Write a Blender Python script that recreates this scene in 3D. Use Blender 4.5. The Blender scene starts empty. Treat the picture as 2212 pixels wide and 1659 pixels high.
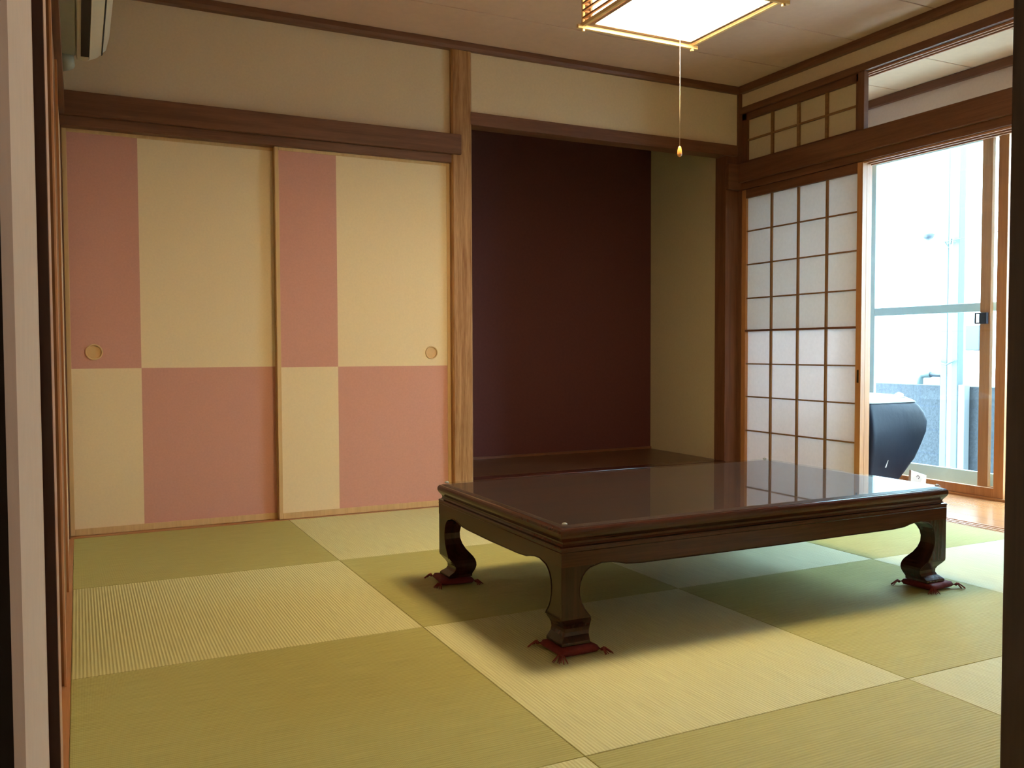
import bpy, bmesh, math, random
from mathutils import Vector, Matrix
random.seed(7)
SC = bpy.context.scene
COL = SC.collection

# ------------------------------------------------------------------ camera
H_CAM, F_PX = 0.8228, 1902.12
yaw, pitch, roll = map(math.radians, (26.2359, -2.209, -0.2029))
fw = Vector((math.sin(yaw)*math.cos(pitch), math.cos(yaw)*math.cos(pitch), math.sin(pitch)))
r0 = Vector((math.cos(yaw), -math.sin(yaw), 0)); u0 = r0.cross(fw)
rt = r0*math.cos(roll) + u0*math.sin(roll); up = -r0*math.sin(roll) + u0*math.cos(roll)
cd = bpy.data.cameras.new('camera'); cam = bpy.data.objects.new('camera', cd); COL.objects.link(cam)
cd.sensor_width = 36.0; cd.lens = F_PX/2212*36.0; cd.clip_start = 0.02; cd.clip_end = 200
cam.matrix_world = Matrix(((rt.x, up.x, -fw.x, 0), (rt.y, up.y, -fw.y, 0), (rt.z, up.z, -fw.z, H_CAM), (0, 0, 0, 1)))
SC.camera = cam

# ------------------------------------------------------------------ sky, exposure
w = bpy.data.worlds.new('overcast_sky'); SC.world = w; w.use_nodes = True
bg = w.node_tree.nodes['Background']
bg.inputs['Color'].default_value = (0.49, 0.77, 1.0, 1); bg.inputs['Strength'].default_value = 46.0
SC.view_settings.view_transform = 'Standard'; SC.view_settings.look = 'None'
SC.view_settings.exposure = 0.0; SC.view_settings.gamma = 1.0; SC.view_settings.use_curve_mapping = False
LAMP_DOWN, LAMP_SIDE = 73.0, 8.0
LAMP_COL = (1.0, 0.76, 0.44, 1)
HALL_W = 10.0
# daylight portal (guides sampling of the sky through the window, gives no light of its own)
pl = bpy.data.lights.new('window_portal', 'AREA'); pl.shape = 'RECTANGLE'; pl.size = 2.4; pl.size_y = 2.1
pl.cycles.is_portal = True
po = bpy.data.objects.new('window_portal', pl); COL.objects.link(po)
po.location = (4.64, 3.05, 1.04); po.rotation_euler = (0, math.radians(90), 0)

# ------------------------------------------------------------------ materials
MATS = {}
def new_mat(name):
    m = bpy.data.materials.new(name); m.use_nodes = True
    MATS[name] = m
    return m, m.node_tree, m.node_tree.nodes['Principled BSDF']
def N(t, kind, **kw):
    n = t.nodes.new(kind)
    for k, v in kw.items(): setattr(n, k, v)
    return n
def coords(t, scale=(1, 1, 1)):
    tc = N(t, 'ShaderNodeTexCoord'); mp = N(t, 'ShaderNodeMapping')
    mp.inputs['Scale'].default_value = scale
    t.links.new(tc.outputs['Object'], mp.inputs['Vector'])
    return mp.outputs['Vector']
def ramp(t, fac, c0, c1, p0=0.3, p1=0.7):
    r = N(t, 'ShaderNodeValToRGB'); r.color_ramp.elements[0].position = p0; r.color_ramp.elements[1].position = p1
    r.color_ramp.elements[0].color = (*c0, 1); r.color_ramp.elements[1].color = (*c1, 1)
    t.links.new(fac, r.inputs['Fac']); return r.outputs['Color']
def plain(name, c, rough=0.6, spec=0.5, metal=0.0, noise=0.0, nscale=40, bump=0.0, bscale=None):
    m, t, p = new_mat(name)
    p.inputs['Roughness'].default_value = rough; p.inputs['Metallic'].default_value = metal
    p.inputs['Specular IOR Level'].default_value = spec
    v = coords(t)
    nz = N(t, 'ShaderNodeTexNoise'); nz.inputs['Scale'].default_value = nscale; nz.inputs['Detail'].default_value = 5
    t.links.new(v, nz.inputs['Vector'])
    c0 = tuple(x*(1-noise) for x in c); c1 = tuple(min(1, x*(1+noise)) for x in c)
    t.links.new(ramp(t, nz.outputs['Fac'], c0, c1), p.inputs['Base Color'])
    if bump:
        nb = N(t, 'ShaderNodeTexNoise'); nb.inputs['Scale'].default_value = bscale or nscale*4; nb.inputs['Detail'].default_value = 6
        t.links.new(v, nb.inputs['Vector'])
        b = N(t, 'ShaderNodeBump'); b.inputs['Strength'].default_value = bump; b.inputs['Distance'].default_value = 0.002
        t.links.new(nb.outputs['Fac'], b.inputs['Height']); t.links.new(b.outputs['Normal'], p.inputs['Normal'])
    return m
def wood(name, c0, c1, axis='Z', rough=0.45, spec=0.4, fine=1.0, coat=0.0, bands=True):
    """grain runs along axis"""
    m, t, p = new_mat(name)
    s = {'X': (1.2, 22, 22), 'Y': (22, 1.2, 22), 'Z': (22, 22, 1.2)}[axis]
    v = coords(t, tuple(k*fine for k in s))
    n1 = N(t, 'ShaderNodeTexNoise'); n1.inputs['Scale'].default_value = 1.6; n1.inputs['Detail'].default_value = 6; n1.inputs['Distortion'].default_value = 0.8
    n2 = N(t, 'ShaderNodeTexNoise'); n2.inputs['Scale'].default_value = 9; n2.inputs['Detail'].default_value = 4
    t.links.new(v, n1.inputs['Vector']); t.links.new(v, n2.inputs['Vector'])
    mx = N(t, 'ShaderNodeMath', operation='MULTIPLY_ADD'); mx.inputs[1].default_value = 0.35
    sc = N(t, 'ShaderNodeMath', operation='MULTIPLY'); sc.inputs[1].default_value = 0.7
    t.links.new(n1.outputs['Fac'], sc.inputs[0]); t.links.new(n2.outputs['Fac'], mx.inputs[0]); t.links.new(sc.outputs[0], mx.inputs[2])
    t.links.new(ramp(t, mx.outputs[0], c0, c1, 0.38, 0.68), p.inputs['Base Color'])
    p.inputs['Roughness'].default_value = rough; p.inputs['Specular IOR Level'].default_value = spec
    p.inputs['Coat Weight'].default_value = coat; p.inputs['Coat Roughness'].default_value = 0.12
    b = N(t, 'ShaderNodeBump'); b.inputs['Strength'].default_value = 0.08; b.inputs['Distance'].default_value = 0.001
    t.links.new(mx.outputs[0], b.inputs['Height']); t.links.new(b.outputs['Normal'], p.inputs['Normal'])
    return m
W0, W1 = (0.118, 0.042, 0.019), (0.190, 0.076, 0.037)
for a in 'XYZ':
    wood('hinoki_'+a, W0, W1, a)
    wood('orange_wood_'+a, (0.36, 0.15, 0.055), (0.48, 0.22, 0.085), a, rough=0.35)
    wood('pale_wood_'+a, (0.56, 0.35, 0.155), (0.66, 0.43, 0.20), a, rough=0.5)
    wood('kumiko_'+a, (0.20, 0.095, 0.035), (0.29, 0.145, 0.055), a, rough=0.5)
wood('pillar_wood', (0.24, 0.10, 0.030), (0.48, 0.26, 0.11), 'Z', rough=0.4, fine=1.5)
wood('dark_jamb', (0.035, 0.017, 0.012), (0.075, 0.034, 0.022), 'Z', rough=0.4)
wood('mid_jamb', (0.16, 0.062, 0.024), (0.24, 0.098, 0.04), 'Z', rough=0.4)
wood('lacquer_X', (0.032, 0.009, 0.005), (0.070, 0.017, 0.009), 'X', rough=0.22, spec=0.28, coat=0.06)
wood('lacquer_Y', (0.032, 0.009, 0.005), (0.070, 0.017, 0.009), 'Y', rough=0.22, spec=0.28, coat=0.06)
wood('lacquer_Z', (0.022, 0.008, 0.005), (0.044, 0.014, 0.009), 'Z', rough=0.22, spec=0.25, coat=0.06)
wood('table_face', (0.020, 0.010, 0.009), (0.060, 0.020, 0.015), 'X', rough=0.4, fine=0.5)
wood('toko_board', (0.060, 0.028, 0.014), (0.12, 0.055, 0.026), 'X', rough=0.3)
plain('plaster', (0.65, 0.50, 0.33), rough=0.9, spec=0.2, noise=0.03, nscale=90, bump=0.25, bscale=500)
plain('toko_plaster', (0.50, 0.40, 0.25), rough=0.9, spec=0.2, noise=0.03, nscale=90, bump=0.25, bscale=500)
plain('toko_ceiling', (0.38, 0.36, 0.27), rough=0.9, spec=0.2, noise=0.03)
plain('engawa_plaster', (0.60, 0.47, 0.42), rough=0.9, spec=0.2, noise=0.03, nscale=90, bump=0.2, bscale=500)
plain('burgundy_wall', (0.095, 0.028, 0.026), rough=0.75, spec=0.25, noise=0.06, nscale=60, bump=0.2, bscale=400)
plain('ceiling_board', (0.63, 0.42, 0.32), rough=0.75, spec=0.2, noise=0.03, nscale=25)
plain('engawa_ceiling', (0.74, 0.57, 0.42), rough=0.7, spec=0.2, noise=0.03, nscale=25)
plain('cream_paper', (0.80, 0.64, 0.41), rough=0.85, spec=0.2, noise=0.025, nscale=120, bump=0.15, bscale=600)
plain('pink_paper', (0.60, 0.30, 0.23), rough=0.85, spec=0.2, noise=0.035, nscale=120, bump=0.15, bscale=600)
plain('pull_disc', (0.66, 0.42, 0.19), rough=0.5, noise=0.03)
plain('black_metal', (0.02, 0.022, 0.03), rough=0.4)
plain('dark_iron', (0.06, 0.035, 0.02), rough=0.4, metal=0.6)
plain('ac_white', (0.72, 0.66, 0.53), rough=0.45, noise=0.01)
plain('ac_grey', (0.36, 0.36, 0.29), rough=0.6, noise=0.03)
plain('ac_black', (0.012, 0.012, 0.010), rough=0.6)
plain('hall_paper', (0.70, 0.53, 0.38), rough=0.85, spec=0.2, noise=0.03, nscale=60)
plain('hall_brown', (0.34, 0.20, 0.12), rough=0.8, spec=0.2, noise=0.05)
plain('hall_dark', (0.014, 0.009, 0.006), rough=1.0, spec=0.0)
plain('edge_tan', (0.50, 0.25, 0.13), rough=0.5, noise=0.03)
plain('cushion_cloth', (0.135, 0.020, 0.020), rough=0.8, spec=0.2, noise=0.2, nscale=60, bump=0.6, bscale=300)
plain('tassel', (0.21, 0.050, 0.038), rough=0.9, spec=0.1, noise=0.2)
plain('navy_cover', (0.004, 0.0055, 0.012), rough=0.45, spec=0.2, noise=0.1, nscale=8, bump=1.0, bscale=14)
plain('pale_cloth', (0.50, 0.55, 0.53), rough=0.9, spec=0.1, noise=0.05, bump=0.5, bscale=60)
plain('packet_paper', (0.62, 0.50, 0.42), rough=0.7, noise=0.06, nscale=30)
plain('packet_ink', (0.12, 0.06, 0.05), rough=0.7)
plain('clear_pad', (0.35, 0.35, 0.34), rough=0.15)
plain('mint_frame', (0.48, 0.66, 0.70), rough=0.4, spec=0.5, noise=0.01)
plain('mint_pole', (0.032, 0.046, 0.044), rough=0.5, noise=0.02)
plain('white_pole', (0.10, 0.10, 0.095), rough=0.5)
plain('alu_grey', (0.40, 0.42, 0.42), rough=0.35, metal=0.3)
plain('house_render', (0.72, 0.72, 0.70), rough=0.9, spec=0.1, noise=0.02, nscale=10)
plain('grey_plastic', (0.015, 0.018, 0.021), rough=0.5)
plain('pale_plastic', (0.055, 0.075, 0.072), rough=0.5)
plain('wire_grey', (0.04, 0.042, 0.04), rough=0.6)
plain('outside_ground', (0.40, 0.38, 0.34), rough=0.95, noise=0.2, nscale=8, bump=0.5)
plain('slat_wood', (0.40, 0.19, 0.075), rough=0.5, noise=0.08, nscale=30)
plain('lamp_wood', (0.88, 0.62, 0.30), rough=0.5, noise=0.08, nscale=30)
plain('lamp_top', (0.30, 0.22, 0.15), rough=0.7)
plain('cord_white', (0.75, 0.62, 0.45), rough=0.6)
plain('knob_amber', (0.78, 0.36, 0.10), rough=0.25, noise=0.05)
plain('inner_rail', (0.30, 0.16, 0.10), rough=0.5, noise=0.05)

def tatami(name, c0, c1, axis, rough, spec, ior=1.5, aniso=0.6):
    """woven rush; ribs run along axis"""
    m, t, p = new_mat(name)
    tc = N(t, 'ShaderNodeTexCoord'); sx = N(t, 'ShaderNodeSeparateXYZ'); t.links.new(tc.outputs['Object'], sx.inputs[0])
    across = 'X' if axis == 'Y' else 'Y'; along = axis
    k = N(t, 'ShaderNodeMath', operation='MULTIPLY'); k.inputs[1].default_value = 2*math.pi/0.0088
    t.links.new(sx.outputs[across], k.inputs[0])
    sn = N(t, 'ShaderNodeMath', operation='SINE'); t.links.new(k.outputs[0], sn.inputs[0])
    k2 = N(t, 'ShaderNodeMath', operation='MULTIPLY'); k2.inputs[1].default_value = 2*math.pi/0.0034
    t.links.new(sx.outputs[along], k2.inputs[0])
    sn2 = N(t, 'ShaderNodeMath', operation='SINE'); t.links.new(k2.outputs[0], sn2.inputs[0])
    h = N(t, 'ShaderNodeMath', operation='MULTIPLY_ADD'); h.inputs[1].default_value = 0.25
    t.links.new(sn2.outputs[0], h.inputs[0]); t.links.new(sn.outputs[0], h.inputs[2])
    mp = N(t, 'ShaderNodeMapping'); mp.inputs['Scale'].default_value = (300, 8, 50) if axis == 'Y' else (8, 300, 50)
    t.links.new(tc.outputs['Object'], mp.inputs['Vector'])
    nz = N(t, 'ShaderNodeTexNoise'); nz.inputs['Scale'].default_value = 1.0; nz.inputs['Detail'].default_value = 4
    t.links.new(mp.outputs[0], nz.inputs['Vector'])
    f = N(t, 'ShaderNodeMath', operation='MULTIPLY_ADD'); f.inputs[1].default_value = 0.13
    t.links.new(h.outputs[0], f.inputs[0]); t.links.new(nz.outputs['Fac'], f.inputs[2])
    t.links.new(ramp(t, f.outputs[0], c0, c1, 0.25, 0.75), p.inputs['Base Color'])
    p.inputs['Roughness'].default_value = rough; p.inputs['Specular IOR Level'].default_value = spec; p.inputs['IOR'].default_value = ior
    # glossy rush stems lie across the ribs: their sheen spreads along the ribs' direction
    p.inputs['Anisotropic'].default_value = aniso
    tg = N(t, 'ShaderNodeCombineXYZ'); tg.inputs[0 if axis == 'X' else 1].default_value = 1.0
    t.links.new(tg.outputs[0], p.inputs['Tangent'])
    b = N(t, 'ShaderNodeBump'); b.inputs['Strength'].default_value = 0.35; b.inputs['Distance'].default_value = 0.0012
    t.links.new(h.outputs[0], b.inputs['Height']); t.links.new(b.outputs['Normal'], p.inputs['Normal'])
tatami('tatami_lit_weave', (0.42, 0.39, 0.12), (0.57, 0.55, 0.20), 'Y', 0.74, 0.5, 2.4)  # same rush as below; weave-direction sheen is put into the paler base colour
tatami('tatami_dim_weave', (0.33, 0.305, 0.09), (0.45, 0.42, 0.14), 'X', 0.72, 0.5, 1.55)  # same rush, base colour darkened for the weave turned off the light

def floorboards(name):
    m, t, p = new_mat(name)
    tc = N(t, 'ShaderNodeTexCoord')
    mp = N(t, 'ShaderNodeMapping'); mp.inputs['Rotation'].default_value = (0, 0, math.radians(90))
    t.links.new(tc.outputs['Object'], mp.inputs['Vector'])
    br = N(t, 'ShaderNodeTexBrick'); br.inputs['Scale'].default_value = 1.0
    br.inputs['Brick Width'].default_value = 1.8; br.inputs['Row Height'].default_value = 0.1515
    br.inputs['Mortar Size'].default_value = 0.0012
    br.inputs['Color1'].default_value = (0.38, 0.15, 0.055, 1); br.inputs['Color2'].default_value = (0.42, 0.175, 0.065, 1)
    br.inputs['Mortar'].default_value = (0.2, 0.09, 0.03, 1)
    t.links.new(mp.outputs[0], br.inputs['Vector'])
    v = coords(t, (30, 1.5, 30)); nz = N(t, 'ShaderNodeTexNoise'); nz.inputs['Scale'].default_value = 1.5; nz.inputs['Detail'].default_value = 6
    t.links.new(v, nz.inputs['Vector'])
    mx = N(t, 'ShaderNodeMix', data_type='RGBA', blend_type='MULTIPLY'); mx.inputs[0].default_value = 0.5
    t.links.new(br.outputs['Color'], mx.inputs[6]); t.links.new(ramp(t, nz.outputs['Fac'], (0.75, 0.7, 0.65), (1, 1, 1)), mx.inputs[7])
    t.links.new(mx.outputs[2], p.inputs['Base Color'])
    p.inputs['Roughness'].default_value = 0.22; p.inputs['Specular IOR Level'].default_value = 0.5
floorboards('veranda_boards')

def blocks(name):
    m, t, p = new_mat(name)
    tc = N(t, 'ShaderNodeTexCoord')
    mp = N(t, 'ShaderNodeMapping'); mp.inputs['Rotation'].default_value = (0, math.radians(-90), math.radians(-90))
    t.links.new(tc.outputs['Object'], mp.inputs['Vector'])
    sx = N(t, 'ShaderNodeSeparateXYZ'); t.links.new(tc.outputs['Object'], sx.inputs[0])
    cb = N(t, 'ShaderNodeCombineXYZ'); t.links.new(sx.outputs['Y'], cb.inputs[0]); t.links.new(sx.outputs['Z'], cb.inputs[1])
    br = N(t, 'ShaderNodeTexBrick', offset=0.0); br.inputs['Scale'].default_value = 1.0
    br.inputs['Brick Width'].default_value = 0.186; br.inputs['Row Height'].default_value = 0.186; br.inputs['Mortar Size'].default_value = 0.006
    br.inputs['Color1'].default_value = (0.015, 0.016, 0.018, 1); br.inputs['Color2'].default_value = (0.0175, 0.019, 0.021, 1)
    br.inputs['Mortar'].default_value = (0.013, 0.015, 0.020, 1)
    t.links.new(cb.outputs[0], br.inputs['Vector'])
    nz = N(t, 'ShaderNodeTexNoise'); nz.inputs['Scale'].default_value = 45; nz.inputs['Detail'].default_value = 8; nz.inputs['Roughness'].default_value = 0.7
    t.links.new(tc.outputs['Object'], nz.inputs['Vector'])
    mx = N(t, 'ShaderNodeMix', data_type='RGBA', blend_type='MULTIPLY'); mx.inputs[0].default_value = 1.0
    t.links.new(br.outputs['Color'], mx.inputs[6]); t.links.new(ramp(t, nz.outputs['Fac'], (0.55, 0.55, 0.55), (1.7, 1.7, 1.7), 0.38, 0.72), mx.inputs[7])
    t.links.new(mx.outputs[2], p.inputs['Base Color']); p.inputs['Roughness'].default_value = 0.9
    b = N(t, 'ShaderNodeBump'); b.inputs['Strength'].default_value = 0.6; b.inputs['Distance'].default_value = 0.01
    t.links.new(nz.outputs['Fac'], b.inputs['Height']); t.links.new(b.outputs['Normal'], p.inputs['Normal'])
blocks('split_blocks')

def glass(name, tint=(1, 1, 1), ior=1.5, gloss_rough=0.0, pale_mix=0.0):
    m = bpy.data.materials.new(name); m.use_nodes = True; t = m.node_tree; MATS[name] = m
    t.nodes.remove(t.nodes['Principled BSDF']); out = t.nodes['Material Output']
    tr = N(t, 'ShaderNodeBsdfTransparent'); tr.inputs['Color'].default_value = (*tint, 1)
    gl = N(t, 'ShaderNodeBsdfGlossy'); gl.inputs['Roughness'].default_value = gloss_rough
    lw = N(t, 'ShaderNodeFresnel'); lw.inputs['IOR'].default_value = ior
    mx = N(t, 'ShaderNodeMixShader')
    ge = N(t, 'ShaderNodeNewGeometry'); inv = N(t, 'ShaderNodeMath', operation='SUBTRACT'); inv.inputs[0].default_value = 1.0
    t.links.new(ge.outputs['Backfacing'], inv.inputs[1]); ml = N(t, 'ShaderNodeMath', operation='MULTIPLY')
    t.links.new(lw.outputs[0], ml.inputs[0]); t.links.new(inv.outputs[0], ml.inputs[1])
    t.links.new(ml.outputs[0], mx.inputs[0]); t.links.new(tr.outputs[0], mx.inputs[1]); t.links.new(gl.outputs[0], mx.inputs[2])
    if pale_mix:
        df = N(t, 'ShaderNodeBsdfDiffuse'); df.inputs['Color'].default_value = (0.7, 0.68, 0.66, 1)  # uneven pale diffuse layer mixed over the whole surface
        nz = N(t, 'ShaderNodeTexNoise'); nz.inputs['Scale'].default_value = 6; nz.inputs['Detail'].default_value = 8
        t.links.new(coords(t), nz.inputs['Vector'])
        dm = N(t, 'ShaderNodeMath', operation='MULTIPLY'); dm.inputs[1].default_value = pale_mix*2
        t.links.new(nz.outputs['Fac'], dm.inputs[0]); m2 = N(t, 'ShaderNodeMixShader')
        t.links.new(dm.outputs[0], m2.inputs[0]); t.links.new(mx.outputs[0], m2.inputs[1]); t.links.new(df.outputs[0], m2.inputs[2]); mx = m2
    t.links.new(mx.outputs[0], out.inputs['Surface'])
glass('window_glass', (0.97, 0.99, 0.99), 1.45)
glass('table_glass', (0.93, 0.96, 0.95), 1.5, 0.02, 0.006)

def paper(name, c, trans):
    m = bpy.data.materials.new(name); m.use_nodes = True; t = m.node_tree; MATS[name] = m
    t.nodes.remove(t.nodes['Principled BSDF']); out = t.nodes['Material Output']
    d = N(t, 'ShaderNodeBsdfDiffuse'); tl = N(t, 'ShaderNodeBsdfTranslucent')
    nz = N(t, 'ShaderNodeTexNoise'); nz.inputs['Scale'].default_value = 60; nz.inputs['Detail'].default_value = 6
    t.links.new(coords(t), nz.inputs['Vector'])
    cc = ramp(t, nz.outputs['Fac'], tuple(x*0.95 for x in c), c)
    t.links.new(cc, d.inputs['Color']); t.links.new(cc, tl.inputs['Color'])
    mx = N(t, 'ShaderNodeMixShader'); mx.inputs[0].default_value = trans
    t.links.new(d.outputs[0], mx.inputs[1]); t.links.new(tl.outputs[0], mx.inputs[2]); t.links.new(mx.outputs[0], out.inputs['Surface'])
paper('shoji_paper', (0.84, 0.79, 0.78), 0.29)
paper('lit_lower_shoji_paper', (0.88, 0.78, 0.76), 0.45)  # same paper; the lower half's stronger glow is put into its translucency
paper('ranma_paper', (0.62, 0.48, 0.30), 0.20)

def emit(name, col, s):
    m = bpy.data.materials.new(name); m.use_nodes = True; t = m.node_tree; MATS[name] = m
    t.nodes.remove(t.nodes['Principled BSDF']); out = t.nodes['Material Output']
    e = N(t, 'ShaderNodeEmission'); e.inputs['Color'].default_value = col; e.inputs['Strength'].default_value = s
    t.links.new(e.outputs[0], out.inputs['Surface'])
emit('lamp_diffuser', LAMP_COL, LAMP_DOWN)
emit('lamp_paper', LAMP_COL, LAMP_SIDE)

# ------------------------------------------------------------------ mesh helpers
class MB:
    def __init__(s): s.bm = bmesh.new()
    def box(s, x0, x1, y0, y1, z0, z1, mi=0):
        vs = [s.bm.verts.new((x, y, z)) for z in (z0, z1) for y in (y0, y1) for x in (x0, x1)]
        for q in ((0, 2, 3, 1), (4, 5, 7, 6), (0, 1, 5, 4), (2, 6, 7, 3), (0, 4, 6, 2), (1, 3, 7, 5)):
            f = s.bm.faces.new([vs[i] for i in q]); f.material_index = mi
        return s
    def prism(s, pts, axis, a0, a1, mi=0, cap=True):
        """pts: 2-D outline in the other two axes (x,y / x,z / y,z order), extruded along axis"""
        def P(p, a):
            return {'X': (a, p[0], p[1]), 'Y': (p[0], a, p[1]), 'Z': (p[0], p[1], a)}[axis]
        A = [s.bm.verts.new(P(p, a0)) for p in pts]; B = [s.bm.verts.new(P(p, a1)) for p in pts]
        n = len(pts)
        for i in range(n):
            f = s.bm.faces.new((A[i], A[(i+1) % n], B[(i+1) % n], B[i])); f.material_index = mi
        if cap:
            f = s.bm.faces.new(A[::-1]); f.material_index = mi; f = s.bm.faces.new(B); f.material_index = mi
        return s
    def loft(s, rings, cap=True, mi=0):
        R = [[s.bm.verts.new(p) for p in r] for r in rings]; n = len(rings[0])
        for a, b in zip(R, R[1:]):
            for i in range(n):
                f = s.bm.faces.new((a[i], a[(i+1) % n], b[(i+1) % n], b[i])); f.material_index = mi
        if cap:
            s.bm.faces.new(R[0][::-1]).material_index = mi; s.bm.faces.new(R[-1]).material_index = mi
        return s
    def tube(s, pts, r, seg=8):
        rings = []
        for i, p in enumerate(pts):
            p = Vector(p); a = Vector(pts[max(0, i-1)]); b = Vector(pts[min(len(pts)-1, i+1)])
            d = (b-a).normalized(); u = d.orthogonal().normalized() if i == 0 else (u - d*u.dot(d)).normalized()
            v = d.cross(u); rr = r[i] if isinstance(r, (list, tuple)) else r
            rings.append([p + (u*math.cos(t) + v*math.sin(t))*rr for t in [2*math.pi*k/seg for k in range(seg)]])
        return s.loft(rings)
    def lathe(s, prof, c, axis='Z', seg=24, mi=0):
        """prof: (radius, height) pairs around axis through c"""
        rings = []
        for r, h in prof:
            ring = []
            for k in range(seg):
                a = 2*math.pi*k/seg; x, y = r*math.cos(a), r*math.sin(a)
                ring.append({'Z': (c[0]+x, c[1]+y, c[2]+h), 'Y': (c[0]+x, c[1]+h, c[2]+y), 'X': (c[0]+h, c[1]+x, c[2]+y)}[axis])
            rings.append(ring)
        return s.loft(rings, mi=mi)
    def obj(s, name, mats, parent=None, bevel=0.0, smooth=False, subd=0, **tags):
        bmesh.ops.recalc_face_normals(s.bm, faces=s.bm.faces)
        me = bpy.data.meshes.new(name); s.bm.to_mesh(me); s.bm.free()
        for m in ([mats] if isinstance(mats, str) else mats): me.materials.append(MATS[m])
        o = bpy.data.objects.new(name, me); COL.objects.link(o)
        if parent is not None:
            o.parent = parent; o.location = -Vector(parent.location)
        if smooth:
            for f in me.polygons: f.use_smooth = True
        if bevel:
            md = o.modifiers.new('bevel', 'BEVEL'); md.width = bevel; md.segments = 2; md.limit_method = 'ANGLE'; md.angle_limit = math.radians(40)
        if subd:
            md = o.modifiers.new('subd', 'SUBSURF'); md.levels = subd; md.render_levels = subd
        for k, v in tags.items(): o[k] = v
        return o
def root(name, loc, label, cat, group=None, kind=None):
    o = bpy.data.objects.new(name, None); COL.objects.link(o); o.location = loc; o.empty_display_size = 0.1
    o['label'] = label; o['category'] = cat
    if group: o['group'] = group
    if kind: o['kind'] = kind
    return o
def struct(mb, name, mats, label, cat, bevel=0.0, **kw):
    return mb.obj(name, mats, bevel=bevel, kind='structure', label=label, category=cat, **kw)

XR, YB = 3.689, 4.2985      # inner edges of the right and back wall sills
ZC = 2.425                  # ceiling
XL = -0.085                 # plaster of the left wall
Y0 = 0.574                  # near edge of the mats

# ------------------------------------------------------------------ room shell
struct(MB().box(-0.2, 4.75, 0.45, 5.25, -0.20, -0.045), 'floor', 'hall_dark', 'dark subfloor under the tatami mats', 'floor')
# ceiling boards with narrow shadow gaps
def board_ceiling(x0, x1, ys, z, mats, name, label):
    m = MB(); m.box(x0, x1, min(ys), max(ys), z+0.012, z+0.09)
    for a, b in zip(ys, ys[1:]): m.box(x0, x1, a+0.0035, b-0.0035, z, z+0.014)
    return struct(m, name, mats, label, 'ceiling', bevel=0.0015)
J = [0.44, 0.95, 1.44, 1.93, 2.415, 2.90, 3.375, 3.874, 4.36]
board_ceiling(-0.15, 3.79, J, ZC, 'ceiling_board', 'ceiling', 'brown board ceiling of the tatami room with thin dark joints')
board_ceiling(3.79, 4.70, [0.44, 0.90, 1.37, 1.845, 2.32, 2.797, 3.273, 3.748, 4.22, 4.45], 2.362, 'engawa_ceiling', 'ceiling_veranda', 'pale board ceiling over the veranda beyond the shoji')

# back wall plaster
struct(MB().box(XL, 1.775, 4.312, 4.46, 1.93, ZC), 'wall_back', 'plaster', 'plaster strip above the pink and cream sliding doors', 'wall')
struct(MB().box(1.865, 3.667, 4.297, 4.385, 2.05, ZC), 'wall_back', 'plaster', 'plaster strip above the dark red alcove', 'wall')
# closet shell behind the sliding doors keeps the room closed
struct(MB().box(-0.2, 1.80, 4.45, 4.55, -0.1, ZC), 'wall_closet', 'hall_dark', 'closet back behind the pink and cream doors', 'wall')
# crown rails
struct(MB().prism([(4.275, 2.383), (4.32, 2.383), (4.32, ZC), (4.268, ZC), (4.268, 2.400)], 'X', XL, 3.67), 'trim_1', 'hinoki_X', 'brown ceiling rail along the back wall', 'trim', bevel=0.003)
struct(MB().prism([(3.66, 2.383), (3.72, 2.383), (3.72, ZC), (3.653, ZC), (3.653, 2.400)], 'Y', Y0, 4.27), 'trim_2', 'hinoki_Y', 'brown ceiling rail above the shoji wall', 'trim', bevel=0.003)
# nageshi and kamoi over the pink and cream doors
struct(MB().box(XL, 1.816, 4.268, 4.312, 1.842, 1.945), 'trim_3', 'hinoki_X', 'wide brown beam over the pink and cream doors, its end lapping the pillar', 'beam', bevel=0.003)
struct(MB().box(XL, 1.779, 4.292, 4.42, 1.80, 1.845), 'trim_4', 'hinoki_X', 'grooved door head just above the pink and cream doors', 'door head', bevel=0.002)
struct(MB().box(XL, 1.775, YB, 4.42, -0.04, 0.001), 'trim_5', 'orange_wood_X', 'wooden sill below the pink and cream doors', 'sill', bevel=0.001)
struct(MB().box(XL, -0.046, YB, 4.44, -0.04, 1.845), 'trim_30', 'hinoki_Z', 'narrow jamb left of the leftmost sliding door', 'jamb')
# alcove pillar with chamfered arrises
c = 0.008
struct(MB().prism([(1.768+c, 4.283), (1.882-c, 4.283), (1.882, 4.283+c), (1.882, 4.40), (1.768, 4.40), (1.768, 4.283+c)], 'Z', -0.02, 2.40),
       'trim_6', 'pillar_wood', 'light grained wooden pillar between the sliding doors and the dark red alcove', 'pillar')
# alcove
struct(MB().box(1.868, 3.665, 4.283, 4.385, 2.006, 2.073), 'trim_7', 'hinoki_X', 'brown lintel across the top of the dark red alcove', 'beam', bevel=0.003)
struct(MB().box(1.80, 3.60, 5.10, 5.18, 0.0, 2.35), 'wall_alcove', 'burgundy_wall', 'dark red back wall of the alcove', 'wall')
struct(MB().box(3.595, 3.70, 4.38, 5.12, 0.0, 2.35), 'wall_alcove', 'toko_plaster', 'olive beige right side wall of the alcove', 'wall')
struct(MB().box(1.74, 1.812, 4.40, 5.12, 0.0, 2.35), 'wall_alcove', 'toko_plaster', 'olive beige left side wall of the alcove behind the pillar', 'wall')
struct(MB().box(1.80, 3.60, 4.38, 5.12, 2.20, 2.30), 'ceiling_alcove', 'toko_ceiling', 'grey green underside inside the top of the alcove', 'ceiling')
struct(MB().box(1.812, 3.595, 4.38, 5.10, 0.06, 0.130), 'floor_alcove', 'toko_board', 'dark wooden floor board of the alcove', 'floor')
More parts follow.
